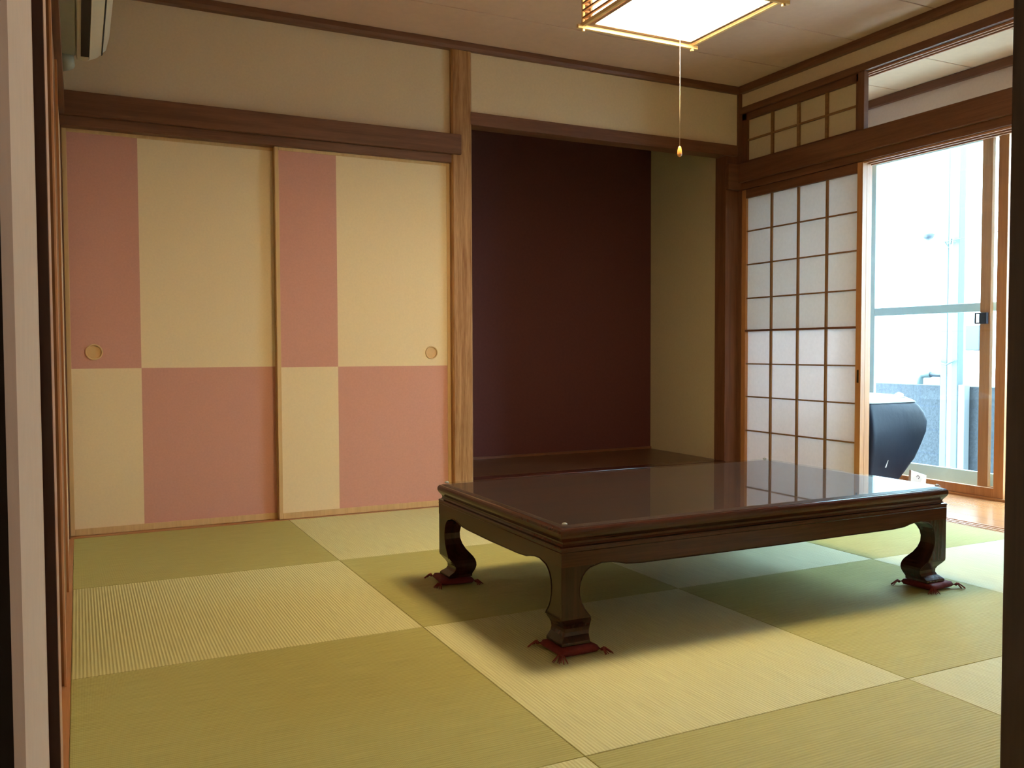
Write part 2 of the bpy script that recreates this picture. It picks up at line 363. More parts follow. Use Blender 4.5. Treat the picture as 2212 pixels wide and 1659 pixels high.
struct(MB().box(1.882, 3.587, 4.288, 4.385, -0.03, 0.131), 'trim_8', 'lacquer_X', 'dark lacquered front edge of the raised alcove floor', 'trim', bevel=0.004)
struct(MB().box(1.812, 3.595, 5.088, 5.10, 0.130, 0.145), 'baseboard_alcove', 'hinoki_X', 'thin brown strip along the foot of the dark red alcove wall', 'baseboard')
# corner post
struct(MB().box(3.586, 3.70, 4.300, 4.40, -0.03, 2.41), 'trim_9', 'hinoki_Z', 'brown corner post between the alcove and the shoji', 'post', bevel=0.003)
struct(MB().box(3.667, 3.70, 4.280, 4.302, 1.95, 2.39), 'trim_10', 'hinoki_Z', 'narrow post face in the corner above the beam', 'post', bevel=0.002)

# right wall: strip, ranma head, beam, kamoi, sill
struct(MB().box(3.693, 3.80, Y0, 4.30, 2.298, ZC), 'wall_right', 'plaster', 'plaster strip above the transom openings', 'wall')
struct(MB().box(3.678, 3.80, Y0, 4.30, 2.262, 2.302), 'trim_11', 'hinoki_Y', 'brown rail over the transom openings', 'rail', bevel=0.002)
m = MB()
for x in (3.712, 3.742, 3.772): m.box(x-0.004, x+0.004, Y0, 4.24, 2.252, 2.2625)
struct(m, 'trim_12', 'edge_tan', 'light groove lips under the transom head rail', 'rail')
struct(MB().box(3.655, 3.80, Y0, 4.268, 1.842, 1.955), 'trim_13', 'hinoki_Y', 'wide brown beam between the transom and the shoji', 'beam', bevel=0.003)
struct(MB().box(3.580, 3.80, 4.268, 4.303, 1.800, 1.955), 'trim_14', 'hinoki_X', 'beam end wrapping the corner post beside the alcove', 'beam', bevel=0.003)
struct(MB().box(3.680, 3.80, Y0, 4.30, 1.80, 1.845), 'trim_15', 'hinoki_Y', 'grooved head rail of the shoji', 'door head', bevel=0.002)
m = MB()
for x in (3.700, 3.742, 3.782): m.box(x-0.004, x+0.004, Y0, 4.24, 1.790, 1.801)
struct(m, 'trim_16', 'edge_tan', 'light groove lips under the shoji head rail', 'rail')
m = MB(); m.box(XR, 3.79, Y0, 4.30, -0.045, -0.004)
for x0, x1 in ((XR, 3.697), (3.712, 3.728), (3.743, 3.759), (3.776, 3.79)): m.box(x0, x1, Y0, 4.30, -0.005, 0.001)
struct(m, 'trim_17', 'orange_wood_Y', 'grooved wooden threshold between tatami and veranda', 'threshold')
struct(MB().box(3.680, 3.712, 3.330, 3.372, 1.95, 2.265), 'trim_18', 'hinoki_Z', 'short upright dividing the transom in two', 'upright', bevel=0.002)
struct(MB().box(3.683, 3.80, 4.268, 4.300, 0, 1.81), 'trim_19', 'hinoki_Z', 'slim jamb between corner post and shoji', 'jamb', bevel=0.002)

# veranda
struct(MB().box(3.79, 4.46, Y0-0.1, 4.42, -0.06, -0.002), 'floor_veranda', 'veranda_boards', 'glossy orange wooden floor of the veranda', 'floor')
struct(MB().box(3.69, 4.70, 4.302, 4.46, 0, ZC), 'wall_veranda', 'engawa_plaster', 'end wall of the veranda behind the shoji', 'wall')
struct(MB().box(4.46, 4.62, Y0-0.1, 4.42, 2.06, ZC), 'wall_window', 'engawa_plaster', 'pale plaster above the window, seen through the open transom', 'wall')
struct(MB().box(4.46, 4.62, Y0-0.1, 1.90, -0.2, 2.10), 'wall_window', 'engawa_plaster', 'outer veranda wall nearer the camera, right of the window', 'wall')
struct(MB().box(4.43, 4.465, Y0, 4.40, 2.313, 2.36), 'trim_20', 'hinoki_Y', 'brown rail high on the window wall of the veranda', 'trim', bevel=0.002)

# near wall with the doorway the picture is taken through
struct(MB().box(0.87, 4.75, 0.44, 0.56, -0.2, ZC), 'wall_front', 'plaster', 'wall around the doorway, right of the dark jamb', 'wall')
struct(MB().box(-0.20, 0.87, 0.44, 0.56, 2.0, ZC), 'wall_front', 'plaster', 'wall above the doorway', 'wall')
struct(MB().box(0.806, 0.875, 0.43, 0.553, -0.03, 2.02), 'trim_21', 'dark_jamb', 'dark brown door jamb at the right edge of the picture', 'door jamb', bevel=0.002)
struct(MB().box(-0.013, 0.806, 0.44, 0.575, -0.03, 0.0), 'trim_22', 'orange_wood_X', 'doorway threshold below the picture', 'threshold')
# left side of the doorway, from far to near
struct(MB().box(-0.10, -0.0122, 0.500, 0.560, -0.03, 2.02), 'trim_23', 'dark_jamb', 'dark brown left door jamb beside the cream wall edge', 'door jamb')
struct(MB().box(-0.10, -0.0119, 0.502, 0.552, -0.03, 2.02), 'trim_24', 'edge_tan', 'thin tan strip painted as the lit edge of the left door jamb', 'door jamb')  # tan strip stands in for light catching the jamb's side

# left wall
struct(MB().box(-0.2, XL, 0.56, 4.58, -0.1, ZC), 'wall_left', 'plaster', 'left wall seen almost edge on behind the air conditioner', 'wall')
struct(MB().box(XL, -0.042, 2.405, 2.47, 0, 1.80), 'trim_25', 'mid_jamb', 'brown upright on the left wall, the nearer one', 'upright')
struct(MB().box(-0.0455, -0.0410, 2.398, 2.47, 0, 1.80), 'trim_29', 'edge_tan', 'thin tan strip standing in for the lit edge of the nearer upright on the left wall', 'trim')  # lit corner of the upright, drawn as an added tan strip
struct(MB().box(XL, -0.050, 2.47, 3.350, 0, 1.80), 'door_3', 'mid_jamb', 'brown door leaf on the left wall, seen edge on', 'door')
struct(MB().box(XL, -0.043, 3.350, 3.41, 0, 1.80), 'trim_26', 'orange_wood_Z', 'orange brown upright on the left wall, the farther one', 'upright')
struct(MB().box(XL, -0.050, 3.41, 4.2985, 0.0, 1.80), 'wall_left', 'plaster', 'left wall stretch beside the leftmost sliding door', 'wall')
struct(MB().box(XL, -0.032, 0.60, 4.2985, -0.045, 0.0), 'trim_27', 'orange_wood_Y', 'wooden sill along the left edge of the tatami', 'sill')
struct(MB().box(XL, -0.030, 1.0, 4.268, 1.842, 1.945), 'trim_28', 'hinoki_Y', 'brown beam along the left wall', 'beam')

# hallway around the camera
struct(MB().box(-0.20, -0.0170, 0.30, 0.500, -0.2, 2.45), 'wall_hall', 'hall_paper', 'cream wall edge at the far left of the picture', 'wall')
struct(MB().box(-0.30, -0.0165, 0.245, 0.30, -0.2, 2.45), 'wall_hall', 'hall_brown', 'brownish strip left of the cream wall edge', 'wall')
struct(MB().box(-0.40, -0.0160, -1.6, 0.245, -0.2, 2.45), 'wall_hall', 'hall_dark', 'dark hallway wall at the left frame edge', 'wall')
struct(MB().box(-0.40, 1.7, -1.7, -1.6, -0.2, 2.45), 'wall_hall', 'hall_paper', 'hallway wall behind the camera', 'wall')
struct(MB().box(1.6, 1.7, -1.6, 0.44, -0.2, 2.45), 'wall_hall', 'hall_paper', 'hallway wall right of the camera', 'wall')
struct(MB().box(-0.40, 1.7, -1.7, 0.44, -0.2, -0.03), 'floor_hall', 'veranda_boards', 'hallway floor under the camera', 'floor')
struct(MB().box(-0.40, 1.7, -1.7, 0.44, 2.40, 2.50), 'ceiling_hall', 'hall_paper', 'hallway ceiling above the camera', 'ceiling')
hl = root('hall_lamp', (0.9, 0.1, 2.40), 'small round lamp on the hallway ceiling behind the camera', 'lamp')
MB().lathe([(0.001, -0.05), (0.07, -0.045), (0.09, -0.01), (0.09, 0)], (0.9, 0.1, 2.40)).obj('lamp_shade', 'pale_cloth', hl, smooth=True)
hld = bpy.data.lights.new('hall_lamp_light', 'POINT'); hld.energy = HALL_W; hld.color = (1, 0.75, 0.55); hld.shadow_soft_size = 0.06
hlo = bpy.data.objects.new('hall_lamp_light', hld); COL.objects.link(hlo); hlo.location = (0.9, 0.1, 2.27)

# ------------------------------------------------------------------ tatami
xs = [-0.032, 0.906, 1.841, 2.776, XR]; ys = [Y0, 1.509, 2.444, 3.379, YB]
where = {
 (0,3): 'dark green tatami mat in the far left corner under the leftmost sliding door',
 (1,3): 'pale tatami mat below the second sliding door, behind the table\'s left end',
 (2,3): 'dark tatami mat in front of the alcove, hidden behind the table',
 (3,3): 'pale tatami mat in the corner of alcove and shoji, behind the table',
 (0,2): 'pale ribbed tatami mat at the left wall, second from the sliding doors',
 (1,2): 'dark green tatami mat under the left half of the table',
 (2,2): 'pale bluish tatami mat under the right half of the table',
 (3,2): 'darker yellow green tatami mat by the threshold behind the right table leg',
 (0,1): 'large olive tatami mat at the left wall in the foreground',
 (1,1): 'pale ribbed tatami mat around the near table leg and its shadow edge',
 (2,1): 'dark tatami mat under the right front table leg, yellow in the lamp light',
 (3,1): 'brightest white lit tatami mat beside the veranda threshold',
 (0,0): 'pale tatami mat at the doorway threshold, a sliver at the bottom edge',
 (1,0): 'mustard tatami mat across the bottom right foreground',
 (2,0): 'pale grey tatami mat in the bottom right corner of the picture',
 (3,0): 'dark tatami mat in the near right corner of the room',
}
for i in range(4):
    for j in range(4):
        x0, x1, y0, y1 = xs[i], xs[i+1], ys[j], ys[j+1]; g = 0.0005
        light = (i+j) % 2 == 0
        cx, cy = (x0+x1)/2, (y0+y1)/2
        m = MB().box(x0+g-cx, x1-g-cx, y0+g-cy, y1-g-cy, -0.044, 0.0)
        o = m.obj('tatami_mat', 'tatami_lit_weave' if light else 'tatami_dim_weave', bevel=0.002, label=where[(i, j)], category='tatami mat', group='square tatami mats on the floor')
        o.location = (cx, cy, 0)

# ------------------------------------------------------------------ pink and cream sliding doors (fusuma)
def fusuma(name, x0, x1, yf, xsplit, zsplit, px, pz, label, pr=0.034):
    r = root(name, ((x0+x1)/2, yf, 0), label, 'sliding door', kind='structure')
    fw_, ft = 0.019, 0.024; zb, zt = 0.002, 1.803
    m = MB()
    m.box(x0, x0+fw_, yf, yf+0.028, zb, zt).box(x1-fw_, x1, yf, yf+0.028, zb, zt)
    m.box(x0+fw_, x1-fw_, yf, yf+0.028, zb, zb+0.030).box(x0+fw_, x1-fw_, yf, yf+0.028, zt-0.018, zt)
    m.obj('frame', 'pale_wood_Z', r, bevel=0.0015)
    m = MB(); a, b, z0, z1 = x0+fw_, x1-fw_, zb+0.030, zt-0.018; yp = yf+0.003
    N_ = 40
    # two-tone checks as faces of one paper panel, with a round hole for the recessed pull
    def quad(p, mi):
        f = m.bm.faces.new([m.bm.verts.new((q[0], yp, q[1])) for q in p]); f.material_index = mi
    def rect(u0, u1, v0, v1, mi):
        if u0 < px < u1 and v0 < pz < v1:
            cir = [(px+pr*math.cos(t), pz+pr*math.sin(t)) for t in [2*math.pi*k/N_ for k in range(N_)]]
            out = []
            for (cxx, czz) in cir:
                dx, dz = cxx-px, czz-pz
                s = min([k for k in [((u1-px)/dx if dx > 1e-9 else (u0-px)/dx if dx < -1e-9 else 1e9), ((v1-pz)/dz if dz > 1e-9 else (v0-pz)/dz if dz < -1e-9 else 1e9)]])
                out.append((px+dx*s, pz+dz*s))
            for k in range(N_):
                k2 = (k+1) % N_; p, q = out[k], out[k2]
                pts = [cir[k], p]
                if abs(p[0]-q[0]) > 1e-7 and abs(p[1]-q[1]) > 1e-7:
                    pts.append((u1 if max(p[0], q[0]) > u1-1e-6 else u0, v1 if max(p[1], q[1]) > v1-1e-6 else v0))
                pts += [q, cir[k2]]; quad(pts, mi)
        else: quad([(u0, v0), (u1, v0), (u1, v1), (u0, v1)], mi)
    rect(a, xsplit, zsplit, z1, 1); rect(xsplit, b, zsplit, z1, 0)
    rect(a, xsplit, z0, zsplit, 0); rect(xsplit, b, z0, zsplit, 1)
    m.obj('paper_panel', ['cream_paper', 'pink_paper'], r)
    MB().box(a, b, yf+0.016, yf+0.024, z0, z1).obj('backing', 'cream_paper', r)
    MB().lathe([(pr-0.005, 0.012), (pr-0.005, 0.0), (pr-0.003, -0.0035), (pr+0.001, -0.0035), (pr+0.002, 0.0032)], (px, yf+0.001, pz), 'Y', 48).obj('pull', 'pull_disc', r, bevel=0.0)
    return r
fusuma('door_1', -0.045, 0.880, 4.348, 0.2600, 0.7465, 0.066, 0.820, 'left sliding door with pink upper left and lower right blocks, set behind its neighbour')
fusuma('door_2', 0.864, 1.768, 4.316, 1.1630, 0.7430, 1.660, 0.811, 'right sliding door with narrow pink upper block, next to the pillar', pr=0.032)
# the lathe caps form the sunken discs of the pulls

# ------------------------------------------------------------------ shoji
def shoji(name, y0, y1, x, label, lattice=True):
    r = root(name, (x, (y0+y1)/2, 0), label, 'shoji', kind='structure')
    t = 0.030; zt = 1.798; st = 0.036
    MB().box(x, x+t, y0, y0+st, 0.002, zt).obj('stile', 'orange_wood_Z', r, bevel=0.0015)
    MB().box(x, x+t, y1-st, y1, 0.002, zt).obj('stile', 'orange_wood_Z', r, bevel=0.0015)
    MB().box(x-0.002, x+t, y0+st, y1-st, 1.745, zt).obj('top_rail', 'hinoki_Y', r, bevel=0.0015)
    zb = 0.112 if lattice else 0.035
    MB().box(x, x+t, y0+st, y1-st, 0.002, zb).obj('bottom_rail', 'orange_wood_Y', r, bevel=0.0015)
    if lattice: MB().box(x-0.002, x+t, y0+st-0.002, y1-st+0.002, 0.931, 0.942).obj('mid_rail', 'hinoki_Y', r, bevel=0.001)
    a, b = y0+st, y1-st
    if lattice:
        m = MB(); pit = (b-a)/4
        for k in range(1, 4): m.box(x+0.004, x+0.016, a+k*pit-0.0065, a+k*pit+0.0065, 0.112, 0.931).box(x+0.004, x+0.016, a+k*pit-0.0065, a+k*pit+0.0065, 0.942, 1.745)
        for z in (1.544, 1.3405, 1.134, 0.733, 0.532, 0.323): m.box(x+0.006, x+0.016, a, b, z-0.004, z+0.004)
        m.obj('lattice', 'kumiko_Z', r, bevel=0.0008)
        MB().box(x+0.0165, x+0.0172, a, b, 0.942, 1.745).obj('paper', 'shoji_paper', r)
        MB().box(x+0.0215, x+0.0222, a, b, 0.112, 0.931).obj('lower_paper', 'lit_lower_shoji_paper', r)
        MB().box(x-0.0012, x+0.001, y0+0.012, y0+0.024, 0.644, 0.712).obj('finger_pull', 'dark_iron', r)
    else:
        MB().box(x+0.012, x+0.016, a, b, 0.035, 1.745).obj('pane', 'window_glass', r)
    return r
shoji('door_4', 3.340, 4.270, 3.688, 'white paper shoji leaf with brown lattice beside the corner post')
shoji('door_5', 3.348, 4.262, 3.727, 'shoji leaf stacked behind the front one, only its orange edge showing', False)
shoji('door_6', 3.372, 4.266, 3.763, 'hindmost shoji leaf of the stack, a thin edge beside the opening', False)
# near stack of leaves, right of the opening, beyond the jamb
shoji('door_7', Y0+0.01, Y0+0.93, 3.688, 'shoji leaf closed at the near end of the veranda opening')

# transom panel (ranma)
r = root('window_2', (3.70, 3.81, 1.955), 'small transom shoji with four by two paper panes above the beam', 'transom', kind='structure')
y0, y1, z0, z1 = 3.374, 4.284, 1.955, 2.262
MB().box(3.694, 3.724, y0, y0+0.022, z0, z1).obj('stile', 'hinoki_Z', r, bevel=0.001)
MB().box(3.694, 3.724, y1-0.046, y1, z0, z1).obj('stile', 'hinoki_Z', r, bevel=0.001)
MB().box(3.694, 3.724, y0, y1, z1-0.040, z1).obj('top_rail', 'hinoki_Y', r, bevel=0.001)
MB().box(3.694, 3.724, y0, y1, z0, z0+0.020).obj('bottom_rail', 'hinoki_Y', r, bevel=0.001)
m = MB(); a, b = y0+0.022, y1-0.046
for k in (1, 2, 3):
    yy = a+(b-a)*k/4; m.box(3.699, 3.712, yy-0.009, yy+0.009, z0+0.02, z1-0.04)
m.box(3.700, 3.712, a, b, 2.094, 2.105)
m.obj('lattice', 'kumiko_Y', r, bevel=0.0008)
MB().box(3.713, 3.715, a, b, z0+0.02, z1-0.04).obj('paper', 'ranma_paper', r)

# ------------------------------------------------------------------ window
wr = root('window_1', (4.50, 3.1, 0), 'tall sliding window with brown wooden frames looking onto a block wall', 'window', kind='structure')
MB().box(4.43, 4.62, 1.88, 4.33, -0.06, 0.012).obj('sill', 'orange_wood_Y', wr, bevel=0.003)
MB().box(4.43, 4.62, 1.88, 4.33, 2.03, 2.08).obj('head', 'orange_wood_Y', wr, bevel=0.003)
MB().box(4.43, 4.62, 1.88, 1.93, 0, 2.06).obj('jamb', 'orange_wood_Z', wr, bevel=0.003)
MB().box(4.43, 4.62, 4.27, 4.33, 0, 2.06).obj('jamb', 'orange_wood_Z', wr, bevel=0.003)
def sash(x, y0, y1, st, mat='orange_wood_', rail_b=0.062, name='sash', zb=0.012):
    s = MB(); s.box(x, x+0.026, y0, y0+st, zb, 2.03).box(x, x+0.026, y1-st, y1, zb, 2.03).box(x, x+0.026, y0+st, y1-st, zb, zb+rail_b).box(x, x+0.026, y0+st, y1-st, 1.97, 2.03)
    o = s.obj(name, mat+'Z', wr, bevel=0.002)
    p = MB().box(x+0.011, x+0.015, y0+st, y1-st, zb+rail_b, 1.97).obj('pane', 'window_glass', o)
    p.location = (0, 0, 0)
    return o
sash(4.440, 3.052, 4.27, 0.058, rail_b=0.050)
osash = sash(4.492, 1.93, 3.242, 0.062, rail_b=0.050)
MB().box(4.475, 4.492, 3.190, 3.236, 0.958, 1.020).obj('latch', 'black_metal', wr, bevel=0.002)
m = MB(); m.box(4.476, 4.482, 3.236, 3.262, 1.012, 1.020).box(4.476, 4.482, 3.236, 3.262, 0.958, 0.966).box(4.476, 4.482, 3.256, 3.264, 0.960, 1.018)
m.obj('latch_loop', 'black_metal', wr, bevel=0.001)
# insect screen frame outside
s = MB(); X = 4.556
s.box(X, X+0.02, 4.018, 4.070, 0.03, 2.02).box(X, X+0.02, 3.095, 3.150, 0.03, 2.02)
s.box(X, X+0.02, 3.150, 4.018, 1.030, 1.080).box(X, X+0.02, 3.150, 4.018, 0.03, 0.125).box(X, X+0.02, 3.150, 4.018, 1.98, 2.02)
s.obj('screen_frame', 'mint_frame', wr, bevel=0.003, label='pale bluish screen frame outside the glass')
MB().box(4.54, 4.60, 3.02, 3.07, 0.012, 2.03).obj('outer_rail', 'alu_grey', wr, bevel=0.002)

# ------------------------------------------------------------------ outside
struct(MB().box(4.62, 30, -15, 25, -0.60, -0.50), 'ground', 'outside_ground', 'ground strip outside the window', 'ground')
bw = MB().box(6.00, 6.12, 0.5, 12, -0.5, 0.535).obj('block_wall', 'split_blocks', label='low blue grey split block wall outside the window', category='wall')
nb = root('neighbour_house', (6.95, 6, -0.5), 'bright white house wall beyond the low block wall', 'house')
MB().box(6.95, 7.2, 0.0, 14, -0.5, 5.5).obj('wall', 'house_render', nb)
MB().tube([(6.90, 5.335, -0.4), (6.90, 5.335, 1.16)], 0.022, 10).obj('drainpipe', 'grey_plastic', nb, smooth=True)
MB().tube([(6.88, 5.55, 0.40), (6.88, 5.55, 0.55), (6.88, 5.52, 0.585), (6.88, 5.44, 0.59)], 0.03, 10).obj('pipe', 'pale_plastic', nb, smooth=True)
MB().tube([(6.88, 5.44, 0.59), (6.88, 5.22, 0.59)], 0.022, 10).obj('pipe', 'grey_plastic', nb, smooth=True)
MB().box(6.83, 6.95, 4.93, 5.065, 0.805, 1.020).obj('meter_box', 'grey_plastic', nb, bevel=0.006)
MB().lathe([(0.004, -0.05), (0.04, -0.03), (0.055, 0.0), (0.05, 0.012), (0.004, 0.02)], (6.87, 5.475, 1.84), 'Z', 20).obj('wall_lamp', 'grey_plastic', nb, smooth=True)
MB().box(6.88, 6.95, 5.205, 5.250, 1.34, 1.50).obj('handle', 'grey_plastic', nb, bevel=0.01)
pole = root('exterior_pole', (6.05, 4.55, -0.5), 'pale mint twin post standing against the block wall outside', 'post')
MB().box(5.93, 5.985, 4.545, 4.605, -0.5, 3.6).obj('pole', 'mint_pole', pole, bevel=0.006)
MB().box(5.93, 5.985, 4.505, 4.545, -0.5, 3.6).obj('gap_strip', 'white_pole', pole, bevel=0.004)
MB().box(5.925, 5.99, 4.450, 4.508, -0.5, 3.6).obj('pole', 'mint_pole', pole, bevel=0.006)
MB().box(5.93, 5.99, 4.395, 4.450, -0.5, 0.55).obj('base_post', 'white_pole', pole, bevel=0.004)
MB().tube([(5.91, 4.62, 0.72), (5.90, 4.53, 0.70), (5.91, 4.47, 0.73)], 0.006, 6).obj('clip', 'pale_plastic', pole, smooth=True)
MB().tube([(5.9, 4.66, 1.625), (5.9, 4.48, 1.635), (5.9, 4.2, 1.65), (5.9, 2.5, 1.76)], 0.0028, 6).obj('washing_line', 'wire_grey', label='thin washing line tied to the mint post outside', category='line')
MB().tube([(5.91, 4.53, 1.58), (5.90, 4.56, 1.63), (5.91, 4.515, 1.61), (5.90, 4.50, 1.65), (5.91, 4.47, 1.615)], 0.006, 6).obj('rope_knot', 'pale_plastic', label='knot of pale rope where the washing line meets the post', category='rope')

# ------------------------------------------------------------------ covered armchair in the veranda
ch = root('armchair', (4.08, 3.62, 0), 'navy armchair back under a pale cloth, on the veranda behind the shoji', 'chair')
def rr(x0, x1, y0, y1, z, rad, n=6):
    pts = []
    for cx_, cy_, a0 in ((x1-rad, y1-rad, 0), (x0+rad, y1-rad, 90), (x0+rad, y0+rad, 180), (x1-rad, y0+rad, 270)):
        for k in range(n+1):
            a = math.radians(a0+90*k/n); pts.append((cx_+rad*math.cos(a), cy_+rad*math.sin(a), z))
    return pts
prof = [(0.0, 3.90, 4.145, 3.50), (0.05, 3.895, 4.175, 3.49), (0.12, 3.89, 4.225, 3.48), (0.20, 3.885, 4.285, 3.465), (0.28, 3.882, 4.335, 3.455), (0.35, 3.882, 4.368, 3.45),
        (0.41, 3.885, 4.378, 3.455), (0.46, 3.89, 4.366, 3.465), (0.50, 3.895, 4.340, 3.475), (0.525, 3.905, 4.318, 3.49), (0.545, 3.92, 4.285, 3.51)]
rng = random.Random(3)
rings = []
for z, a, b, yf in prof:
    ring = rr(a, b, yf, 3.72, z, 0.05)
    rings.append([(x+0.004*math.sin(9*z+17*y+5*x), y+0.006*math.sin(23*x+8*z), z+0.004*math.sin(20*x)*(z > .4)) for x, y, z in ring])
MB().loft(rings).obj('seat_back', 'navy_cover', ch, smooth=True)
rings = []
for z, a, b, yf, g in [(0.522, 3.903, 4.320, 3.488, 0.006), (0.536, 3.915, 4.304, 3.50, 0.006), (0.552, 3.93, 4.275, 3.52, 0.004), (0.563, 3.96, 4.22, 3.56, 0.0), (0.567, 4.02, 4.1, 3.62, 0.0)]:
    ring = rr(a-g, b+g, yf-g, 3.72+g, z, 0.05)
    rings.append([(x+0.004*math.sin(9*z+17*y+5*x), y+0.006*math.sin(23*x+8*z), z+0.004*math.sin(20*x+1)) for x, y, z in ring])
MB().loft(rings).obj('draped_cloth', 'pale_cloth', ch, smooth=True, label='pale bluish cloth over the top')
MB().loft([[(4.22, 3.56, 0.548), (4.28, 3.56, 0.535), (4.28, 3.60, 0.535), (4.22, 3.60, 0.55)], [(4.26, 3.57, 0.572), (4.295, 3.57, 0.560), (4.295, 3.585, 0.560), (4.26, 3.585, 0.574)]]).obj('cloth_corner', 'alu_grey', ch, bevel=0.003)
MB().loft([[(4.005, 3.447, 0.165), (4.012, 3.447, 0.163), (4.012, 3.45, 0.163), (4.005, 3.45, 0.165)], [(4.020, 3.440, 0.205), (4.022, 3.440, 0.204), (4.022, 3.443, 0.204), (4.020, 3.443, 0.205)]]).obj('thread', 'pale_cloth', ch)
# small packet beside it
pk = root('paper_packet', (4.31, 3.50, 0), 'small beige paper packet leaning beside the navy armchair', 'packet')
MB().loft([[(4.26, 3.49, 0.0), (4.345, 3.46, 0.0), (4.355, 3.49, 0.0), (4.27, 3.52, 0.0)], [(4.275, 3.50, 0.127), (4.375, 3.475, 0.092), (4.385, 3.495, 0.092), (4.285, 3.52, 0.127)]]).obj('packet_body', 'packet_paper', pk, bevel=0.002)
MB().tube([(4.300, 3.482, 0.088), (4.308, 3.480, 0.097), (4.318, 3.476, 0.086), (4.309, 3.477, 0.076)], 0.0022, 6).obj('printed_mark', 'packet_ink', pk)

# ------------------------------------------------------------------ low table
TX0, TX1, TY0, TY1, TZ = 1.143, 2.664, 2.028, 2.926, 0.345
tb = root('low_table', ((TX0+TX1)/2, (TY0+TY1)/2, 0.025), 'dark lacquered low table with curved legs and a glass sheet on top', 'table')
def rectring(o, z): return [(TX0+o, TY0+o, z), (TX1-o, TY0+o, z), (TX1-o, TY1-o, z), (TX0+o, TY1-o, z)]
mold = [(0.012, 0.283), (0.005, 0.284), (0.003, 0.288), (0.0035, 0.2925), (0.010, 0.295), (0.0135, 0.300), (0.0125, 0.306), (0.0085, 0.3115), (0.0035, 0.318), (0.0005, 0.325), (0.0, 0.332), (0.002, 0.3385), (0.006, 0.3425), (0.012, 0.344)]
MB().loft([rectring(o, z) for o, z in mold]).obj('tabletop', 'lacquer_X', tb, bevel=0.0)
MB().box(TX0+0.012, TX1-0.012, TY0+0.012, TY1-0.012, 0.343, 0.3448).obj('top_panel', 'table_face', tb)
# legs
lp = [  # z, outer offset, inner extent
 (0.025, 0.001, 0.090), (0.033, 0.002, 0.090), (0.038, 0.008, 0.092), (0.046, 0.018, 0.096), (0.055, 0.0225, 0.0995), (0.065, 0.022, 0.1015), (0.075, 0.017, 0.1010),
 (0.086, 0.008, 0.098), (0.096, 0.001, 0.0925), (0.103, 0.000, 0.087), (0.120, 0, 0.0735), (0.138, 0, 0.064), (0.158, 0, 0.0580), (0.178, 0, 0.0570),
 (0.196, 0, 0.0600), (0.212, 0, 0.067), (0.224, 0, 0.077), (0.233, 0, 0.090), (0.2385, 0, 0.104), (0.2400, 0, 0.118)]
LO = 0.004
for sx in (0, 1):
    for sy in (0, 1):
        m = MB(); rings = []
        for z, o, i in lp + [(0.288, 0, 0.118)]:
            pts = [(o, o), (i, o), (i, i), (o, i)]
            ring = []
            for u, v in pts:
                X = TX0+LO+u if sx == 0 else TX1-LO-u; Y = TY0+LO+v if sy == 0 else TY1-LO-v
                ring.append((X, Y, z))
            rings.append(ring)
        m.loft(rings).obj('leg', 'lacquer_Z', tb, bevel=0.0015)
# apron boards: profile of the lower edge from both ends
def apron_edge(L):
    e = [(0.0, 0.2398), (0.104, 0.2398), (0.125, 0.2410), (0.155, 0.2400), (0.180, 0.2360), (0.205, 0.2300), (0.225, 0.2285), (0.26, 0.2265)]
    return e + [(L/2, 0.2250)] + [(L-a, z) for a, z in e[::-1]]
for side in ('front', 'back'):
    L = TX1-TX0-2*LO; e = apron_edge(L); pts = [(TX0+LO+a, z) for a, z in e] + [(TX1-LO, 0.288), (TX0+LO, 0.288)]
    y = TY0+LO-0.0004 if side == 'front' else TY1-LO-0.0256
    MB().prism(pts, 'Y', y, y+0.026).obj('apron', 'lacquer_X', tb)
for side in ('left', 'right'):
    L = TY1-TY0-2*LO; e = apron_edge(L); pts = [(TY0+LO+a, z) for a, z in e] + [(TY1-LO, 0.288), (TY0+LO, 0.288)]
    x = TX0+LO-0.0004 if side == 'left' else TX1-LO-0.0256
    MB().prism(pts, 'X', x, x+0.026).obj('apron', 'lacquer_Y', tb)
# raised bead that follows the cut-out on every side, with a fine line under the moulding
half = [(i-0.0015, z) for z, o, i in lp if 0.096 <= z <= 0.2335]
for side in ('front', 'back', 'left', 'right'):
    L = (TX1-TX0 if side in ('front', 'back') else TY1-TY0)-2*LO
    path = half + [(a, z+0.0012) for a, z in apron_edge(L) if 0.11 < a < L-0.11] + [(L-a, z) for a, z in half[::-1]]
    line = [(0.0, 0.2795), (L, 0.2795)]
    for nm, pth, rad in (('edge_bead', path, 0.0016), ('bead_line', line, 0.0013)):
        if side in ('front', 'back'):
            y = TY0+LO-0.0004 if side == 'front' else TY1-LO+0.0004
            pts3 = [(TX0+LO+a, y, z) for a, z in pth]
        else:
            x = TX0+LO-0.0004 if side == 'left' else TX1-LO+0.0004
            pts3 = [(x, TY0+LO+a, z) for a, z in pth]
        MB().tube(pts3, rad, 8).obj(nm, 'lacquer_Z', tb, smooth=True)
# glass sheet and pads
gr = root('glass_sheet', ((TX0+TX1)/2, (TY0+TY1)/2, 0.3465), 'clear glass sheet lying on the dark low table', 'glass sheet')
MB().box(TX0+0.016, TX1-0.016, TY0+0.016, TY1-0.016, 0.3468, 0.3518).obj('sheet', 'table_glass', gr, bevel=0.001)
for x, y in ((TX0+0.026, TY0+0.026), (TX1-0.026, TY0+0.026), (TX0+0.026, TY1-0.026), (TX1-0.026, TY1-0.026)):
    MB().lathe([(0.007, 0), (0.008, 0.0015), (0.006, 0.0045), (0.002, 0.006)], (x, y, 0.3516), 'Z', 16).obj('corner_pad', 'clear_pad', gr, smooth=True)

